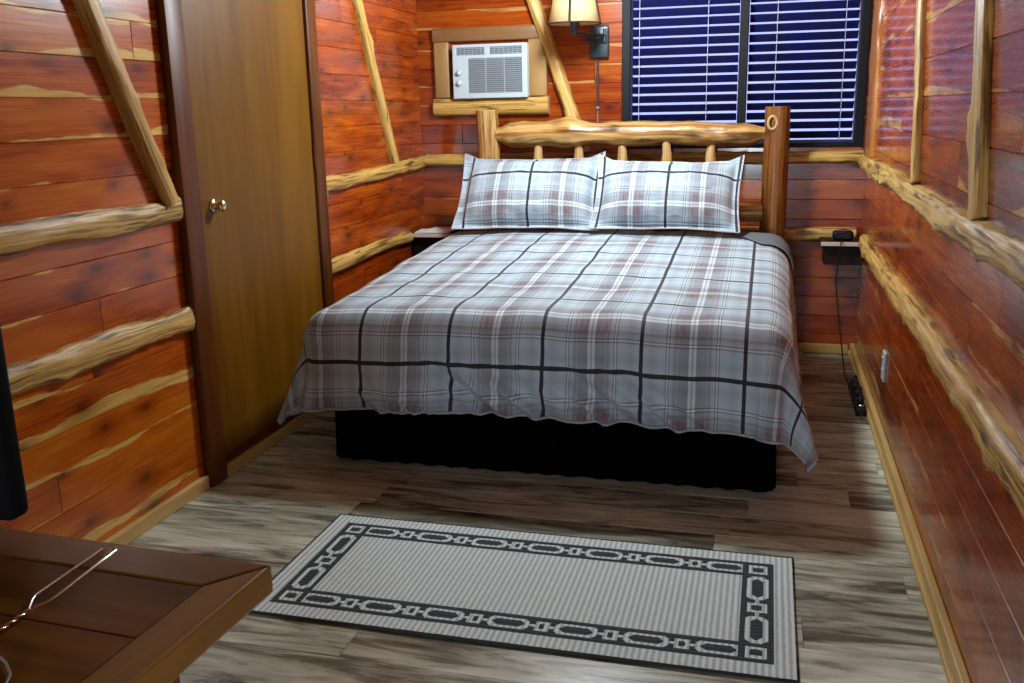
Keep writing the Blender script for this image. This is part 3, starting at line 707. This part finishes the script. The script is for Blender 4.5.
pillow((.750, -.575, .728), .765, .455, math.radians(41), math.radians(3), math.radians(0), -.02, -.075, 'left plaid pillow with its right edge tucked behind its neighbour', 1.3)
pillow((1.463, -.605, .735), .735, .418, math.radians(40), math.radians(1.5), math.radians(1.2), -.01, -.085, 'right plaid pillow in front, next to the dark headboard post', 5.1)

# ------------------------------------------------------------------ corner shelves, clock, papers
def shelf(x0, x1, y0, y1, z, label):
    t = thing('corner_shelf', ((x0 + x1) / 2, (y0 + y1) / 2, z), label, 'shelf', 'small bedside corner shelves')
    mb = MB(); mb.box((x0, y0, z), (x1, y1, z + .020), .003); mb.build('shelf_board', M['shelf'], t)
    mb = MB(); mb.box((x0, y0 - .006, z), (x1, y0 - .0002, z + .021), .002); mb.build('front_edge', M['shelf_edge'], t, 'front edge with its sheen painted pale')
    mb = MB(); mb.box((x0 + .02, y0 + .03, z - .10), (x1 - .004, y1, z - .0005), .004); mb.build('under_shelf_shade', M['shelf'], t)  # bracket block, near black to stand for the shadow below the shelf
    return t
shelf(2.225, W - .002, -.255, -.056, .622, 'small dark corner shelf right of the bed')
shelf(.003, .265, -.29, -.056, .640, 'small dark corner shelf left of the bed')
ck = thing('alarm_clock', (2.335, -.165, .642), 'small black alarm clock on the right corner shelf', 'alarm clock')
mb = MB(); mb.box((2.285, -.20, .643), (2.385, -.125, .690), .014); mb.build('clock_body', M['black_plastic'], ck)
mb = MB(); mb.box((2.298, -.2025, .652), (2.372, -.199, .682), .001); mb.build('clock_face', M['screen'], ck)
mb = MB(); mb.lathe([(0, .012), (.012, .010), (.022, .004), (.026, 0)], (2.335, -.162, .6895), 20); mb.build('snooze_button', M['steel'], ck, 'shiny button on top')
# papers lying on the left shelf
for k, (x0, x1, y0, y1, z0, ry) in enumerate(((.03, .225, -.27, -.12, .6612, .10), (.09, .25, -.215, -.09, .6682, -.08))):
    mb = MB(); Mx = Matrix.Translation(((x0 + x1) / 2, (y0 + y1) / 2, z0)) @ Matrix.Rotation(ry, 4, 'Z')
    mb.box((-(x1 - x0) / 2, -(y1 - y0) / 2, 0), ((x1 - x0) / 2, (y1 - y0) / 2, .006), .001, 0, Mx)
    mb.build('booklet', M['paper'], None, ['pale booklet lying flat at the front of the left corner shelf', 'pale booklet lying on top of another on the left corner shelf'][k], 'booklet', 'booklets on the left corner shelf')

# outlet, power strip and cords by the right wall
ot = thing('wall_outlet', (W, -1.335, .232), 'white wall outlet plate low on the right wall', 'wall outlet')
mb = MB(); mb.box((W - .009, -1.375, .232), (W, -1.300, .352), .003); mb.build('outlet_plate', M['white_plastic'], ot)
for z in (.268, .316):
    mb = MB(); mb.box((W - .0125, -1.352, z - .014), (W - .0088, -1.322, z + .014), .0015); f = mb.build('outlet_face', M['white_plastic'], ot)
    mb = MB()
    for yy in (-1.343, -1.331): mb.box((W - .0130, yy - .0012, z - .006), (W - .0122, yy + .0012, z + .006))
    mb.build('outlet_slot', M['black_plastic'], f)
px, py0, py1 = 2.385, -1.12, -.68
ps = thing('power_strip', (px, (py0 + py1) / 2, .0), 'black power strip on the floor along the right baseboard', 'power strip')
mb = MB(); mb.box((px - .022, py0, .001), (px + .022, py1, .036), .006); mb.build('strip_body', M['black_plastic'], ps)
for k, y in enumerate((-1.04, -.93, -.82, -.74)):
    mb = MB(); mb.box((px - .015, y - .019, .0362), (px + .015, y + .019, .066), .005)
    mb.tube([(px, y, .064), (px, y + .012, .078), (px + .01, y + .04, .07), (px + .018, y + .07, .045)], .004, 8); mb.build('plug', M['black_plastic'], ps)
mb = MB(); mb.tube([(px, py0 + .002, .018), (px, py0 - .03, .012), (px - .005, py0 - .07, .010), (px + .014, py0 - .10, .008), (px + .02, py0 - .06, .0065)], .0045, 8); mb.lathe([(0, 0), (.012, .001), (.012, .008), (0, .009)], (px, py0 + .04, .0362), 14)
mb.build('strip_cord', M['steel'], ps, 'shiny looped cord end')
mb = MB(); cp = [(2.39, -.128, .655), (2.415, -.10, .64)]; 
mb = MB(); mb.tube([(2.330, -.205, .650), (2.325, -.258, .651), (2.322, -.274, .647), (2.318, -.278, .60), (2.305, -.29, .45), (2.33, -.34, .25), (2.35, -.42, .10), (2.36, -.52, .012), (2.375, -.66, .012)], .0035, 8)
mb.build('power_cord', M['black_plastic'], ck, 'thin dark cord hanging down to the floor')

# ------------------------------------------------------------------ rug
RX0, RX1, RY0, RY1, RT = .605, 2.068, -3.20, -2.565, .009
RW, RH = RX1 - RX0, RY1 - RY0
def rug_kind(x, y):
    """True where the dark yarn shows: x, y in metres from the lower left corner"""
    b, w = .052, .088
    dx, dy = min(x, RW - x), min(y, RH - y); d = min(dx, dy)
    if d < b or d > b + w: return False
    if d < b + .012 or d > b + w - .010: return True
    # centre line of the band
    c = b + w / 2
    def link(s, q, L, H, tk, cut):
        s, q = abs(s), abs(q)
        def ins(L_, H_): return s < L_ and q < H_ and (s - (L_ - cut)) + (q - (H_ - cut)) < cut
        return ins(L, H) and not ins(L - tk, H - tk)
    horiz = dy <= dx and not (dx < b + w)
    if dx < b + w and dy < b + w:          # corner square
        return not link((dx - c), (dy - c), .027, .026, .012, .004)
    if dy < b + w:
        n = 7; Lx = (RW - 2 * c) / n; s = ((x - c) % Lx) - Lx / 2; q = dy - c
        if link(s, q, .057, .027, .012, .013): return False
        s2 = Lx / 2 - abs(s)
        if link(s2, q, .019, .024, .011, .003): return False
        if abs(q) < .006 and (.055 < abs(s) < Lx / 2 - .017): return False
        return True
    n = 2; Ly = (RH - 2 * c) / n; s = ((y - c) % Ly) - Ly / 2; q = dx - c
    if link(s, q, .066, .029, .013, .014): return False
    s2 = Ly / 2 - abs(s)
    if link(s2, q, .026, .026, .012, .004): return False
    if abs(q) < .006 and (.056 < abs(s) < Ly / 2 - .022): return False
    return True
mb = MB(); nx, ny = 420, 182
V = [(RX0 + RW * i / nx, RY0 + RH * j / ny, RT + .0006 * nz(i * .1, j * .1)) for i in range(nx + 1) for j in range(ny + 1)]
for mi in (0, 1):
    F = []; U = []
    for i in range(nx):
        for j in range(ny):
            if rug_kind((i + .5) / nx * RW, (j + .5) / ny * RH) == bool(mi):
                f = [i * (ny + 1) + j, (i + 1) * (ny + 1) + j, (i + 1) * (ny + 1) + j + 1, i * (ny + 1) + j + 1]
                F.append(f); U.append([(V[k][0], V[k][1]) for k in f])
    if mi == 0: mb.add(V, F, U, None, 0)
    else:
        for f, u_ in zip(F, U): mb.f.append(f); mb.uv.append(u_); mb.id.append((0, 0)); mb.m.append(1); mb.sh.append(False)
mb.box((RX0, RY0, .001), (RX1, RY1, RT - .001), 0, 2)
rug = thing('area_rug', ((RX0 + RX1) / 2, (RY0 + RY1) / 2, 0), 'grey ribbed rug with dark chain-link border at the foot of the bed', 'rug')
mb.build('rug_pile', [M['rug_l'], M['rug_d'], M['rug_bind']], rug)
mb = MB(); e = .004
mb.tube([(RX0 - e, RY0 - e, .006), (RX1 + e, RY0 - e, .006), (RX1 + e, RY1 + e, .006), (RX0 - e, RY1 + e, .006), (RX0 - e, RY0 - e, .006)], .0042, 8); mb.build('binding', M['rug_bind'], rug, 'dark bound edge')

# ------------------------------------------------------------------ table with things on it
TX0, TX1, TY1, TY0, TZ, TT = .06, 1.342, -4.205, -5.10, .75, .040
tb = thing('dining_table', ((TX0 + TX1) / 2, (TY0 + TY1) / 2, 0), 'dark stained wooden table with mitred border in the near left corner', 'table')
BX, BY = .057, .075       # border widths
def slabpoly(pts, z0, z1, mb, bev=.004):
    bm = bmesh.new(); vs = [bm.verts.new((p[0], p[1], z0)) for p in pts]; f = bm.faces.new(vs)
    r = bmesh.ops.extrude_face_region(bm, geom=[f]); bmesh.ops.translate(bm, vec=(0, 0, z1 - z0), verts=[v for v in r['geom'] if isinstance(v, bmesh.types.BMVert)])
    bmesh.ops.recalc_face_normals(bm, faces=bm.faces[:]); bmesh.ops.bevel(bm, geom=bm.edges[:], offset=bev, segments=2, profile=.5, affect='EDGES')
    bm.verts.index_update(); mb.add([v.co.copy() for v in bm.verts], [[v.index for v in f.verts] for f in bm.faces], None, None, 0, False); bm.free()
g = .0006
X0, X1, Y0, Y1 = TX0, TX1, TY0, TY1
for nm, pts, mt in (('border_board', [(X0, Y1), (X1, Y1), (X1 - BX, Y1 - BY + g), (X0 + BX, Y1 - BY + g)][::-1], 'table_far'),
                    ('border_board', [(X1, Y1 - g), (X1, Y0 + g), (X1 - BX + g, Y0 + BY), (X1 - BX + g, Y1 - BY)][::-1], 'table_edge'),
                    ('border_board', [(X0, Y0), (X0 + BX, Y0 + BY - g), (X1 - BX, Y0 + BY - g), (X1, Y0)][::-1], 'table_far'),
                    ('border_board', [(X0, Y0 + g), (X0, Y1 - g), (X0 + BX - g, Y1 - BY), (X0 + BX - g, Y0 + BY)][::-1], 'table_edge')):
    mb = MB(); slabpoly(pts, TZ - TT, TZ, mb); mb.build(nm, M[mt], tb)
npl = 6; ph = (Y1 - Y0 - 2 * BY) / npl
for k in range(npl):
    mb = MB(); mb.box((X0 + BX, Y0 + BY + k * ph + g, TZ - TT), (X1 - BX, Y0 + BY + (k + 1) * ph - g, TZ - .0012), .0022); mb.build('top_plank', M['table'], tb)
for (x, y) in ((X0 + .09, Y0 + .09), (X1 - .13, Y0 + .09), (X0 + .09, Y1 - .13), (X1 - .13, Y1 - .13)):
    mb = MB(); mb.box((x - .04, y - .04, 0), (x + .04, y + .04, TZ - TT - .0005), .006); mb.build('leg', M['table'], tb)
mb = MB(); zz0, zz1 = TZ - TT - .09, TZ - TT - .0005
mb.box((X0 + .13, Y1 - .145, zz0), (X1 - .17, Y1 - .12, zz1), .002); mb.box((X0 + .13, Y0 + .08, zz0), (X1 - .17, Y0 + .105, zz1), .002)
mb.box((X0 + .08, Y0 + .13, zz0), (X0 + .105, Y1 - .17, zz1), .002); mb.box((X1 - .145, Y0 + .13, zz0), (X1 - .12, Y1 - .17, zz1), .002); mb.build('apron', M['table'], tb)
tb.rotation_euler.z = -.045
Rt = Matrix.Rotation(-.045, 3, 'Z'); cn = tb.location + Rt @ Vector((TX1 - tb.location.x, TY1 - tb.location.y, 0))
tb.location += Vector((1.339, -4.247, 0)) - Vector((cn.x, cn.y, 0))
# television standing at the far edge of the table
tv = thing('television', (.47, -4.27, TZ), 'edge of a black flat screen standing on the far left of the table', 'television')
mb = MB(); mb.box((.04, -4.275, .782), (.955, -4.235, 1.33), .010); mb.build('cabinet', M['tv_black'], tv)
mb = MB(); mb.box((.052, -4.2345, .797), (.943, -4.2325, 1.318), .0008); mb.build('screen', M['screen'], tv)
for x in (.20, .80):
    mb = MB(); mb.box((x - .012, -4.335, TZ + .0005), (x + .012, -4.212, TZ + .012), .004); mb.box((x - .010, -4.268, TZ + .008), (x + .010, -4.242, .786), .003); mb.build('foot', M['black_plastic'], tv)

# two-pronged fork of twisted steel wire
fk = thing('toasting_fork', (1.11, -4.45, TZ), 'long two-pronged steel wire fork lying on the dark table', 'fork')
z = TZ + .0035
mb = MB(); mb.tube([(1.111, -4.426, z), (1.098, -4.405, z), (1.093, -4.393, z), (1.0915, -4.33, z), (1.090, -4.264, z)], .0022, 8); mb.build('prong', M['steel'], fk)
mb = MB(); mb.tube([(1.113, -4.426, z), (1.121, -4.405, z), (1.1215, -4.393, z), (1.116, -4.33, z), (1.1115, -4.264, z), (1.107, -4.258, z), (1.102, -4.259, z)], .0022, 8); mb.build('prong', M['steel'], fk)
mb = MB()
for ph_ in (0, PI):
    mb.tube([(1.112 + .0016 * math.cos(k * .9 + ph_) + .00006 * k, -4.424 - k * .0042, z + .0003 + .0016 * math.sin(k * .9 + ph_)) for k in range(96)], .0020, 6)
mb.build('twisted_shaft', M['steel'], fk)
mb = MB(); mb.tube([(1.125, -4.822, z + .002), (1.124, -4.86, z + .008), (1.124, -4.95, z + .008), (1.124, -4.955, z + .008)], .008, 12); mb.build('handle', M['black_plastic'], fk)
mb = MB(); mb.tube([(1.10, -4.505, TZ + .003), (1.14, -4.51, TZ + .003), (1.170, -4.525, TZ + .003), (1.192, -4.543, TZ + .003), (1.207, -4.57, TZ + .003), (1.212, -4.61, TZ + .003), (1.20, -4.70, TZ + .003), (1.20, -4.90, TZ + .003)], .0016, 8)
mb.build('cable', M['cable'], None, 'thin pale curved cable in the near corner of the dark table', 'cable')

# ------------------------------------------------------------------ camera
FPX, YAW, PITCH, ROLL = 941.92, .265887, .241617, -.021056
fw = Vector((-math.sin(YAW) * math.cos(PITCH), math.cos(YAW) * math.cos(PITCH), -math.sin(PITCH)))
r = Vector((math.cos(YAW), math.sin(YAW), 0)); up = r.cross(fw)
r2 = r * math.cos(ROLL) + up * math.sin(ROLL); u2 = up * math.cos(ROLL) - r * math.sin(ROLL)
cd = bpy.data.cameras.new('camera'); cam = bpy.data.objects.new('camera', cd); COL.objects.link(cam)
mw = Matrix((r2, u2, -fw)).transposed().to_4x4(); mw.translation = Vector((1.95125, -5.26327, 1.32817)); cam.matrix_world = mw
cd.sensor_width = 36; cd.lens = FPX * 36 / 1024; cd.clip_start = .02
scene.camera = cam

# ------------------------------------------------------------------ light
def lamp(name, kind, loc, energy, col, size=.3, target=None, **kw):
    d = bpy.data.lights.new(name, kind); d.energy = energy; d.color = col
    if kind == 'AREA': d.shape = 'DISK'; d.size = size
    elif kind == 'POINT': d.shadow_soft_size = size
    o = bpy.data.objects.new(name, d); COL.objects.link(o); o.location = loc
    if target: o.rotation_euler = (Vector(target) - Vector(loc)).to_track_quat('-Z', 'Y').to_euler()
    return o
lamp('ceiling_lamp', 'POINT', (1.22, -1.15, 2.10), 134, (.84, .95, 1), .11)
lamp('low_fill', 'AREA', (1.75, -6.10, .85), 27, (.80, .91, 1), .40, (1.25, -2.2, .55))  # added unseen fill behind the camera, brightens the comforter's foot face
lamp('shade_bulb', 'POINT', (SC.x, SC.y, 1.83), 2.8, (1, .80, .54), .03)
w = bpy.data.worlds.new('dusk'); scene.world = w; w.use_nodes = True
bg = w.node_tree.nodes['Background']; bg.inputs[0].default_value = (.46, .52, 1.0, 1); bg.inputs[1].default_value = 1.35
po_ = lamp('window_daylight', 'AREA', (1.79, .16, 1.56), 1, (1, 1, 1), 1.0, (1.79, -1, 1.56))
po_.data.shape = 'RECTANGLE'; po_.data.size = 1.25; po_.data.size_y = .92; po_.data.cycles.is_portal = True
vs = scene.view_settings; vs.view_transform = 'Standard'; vs.look = 'None'; vs.exposure = 0.10; vs.gamma = 1; vs.use_curve_mapping = False
cy = scene.cycles; cy.use_denoising = True; cy.max_bounces = 8; cy.diffuse_bounces = 5; cy.glossy_bounces = 4; cy.transparent_max_bounces = 16; cy.sample_clamp_indirect = 6
try: cy.denoiser = 'OPENIMAGEDENOISE'
except Exception: pass
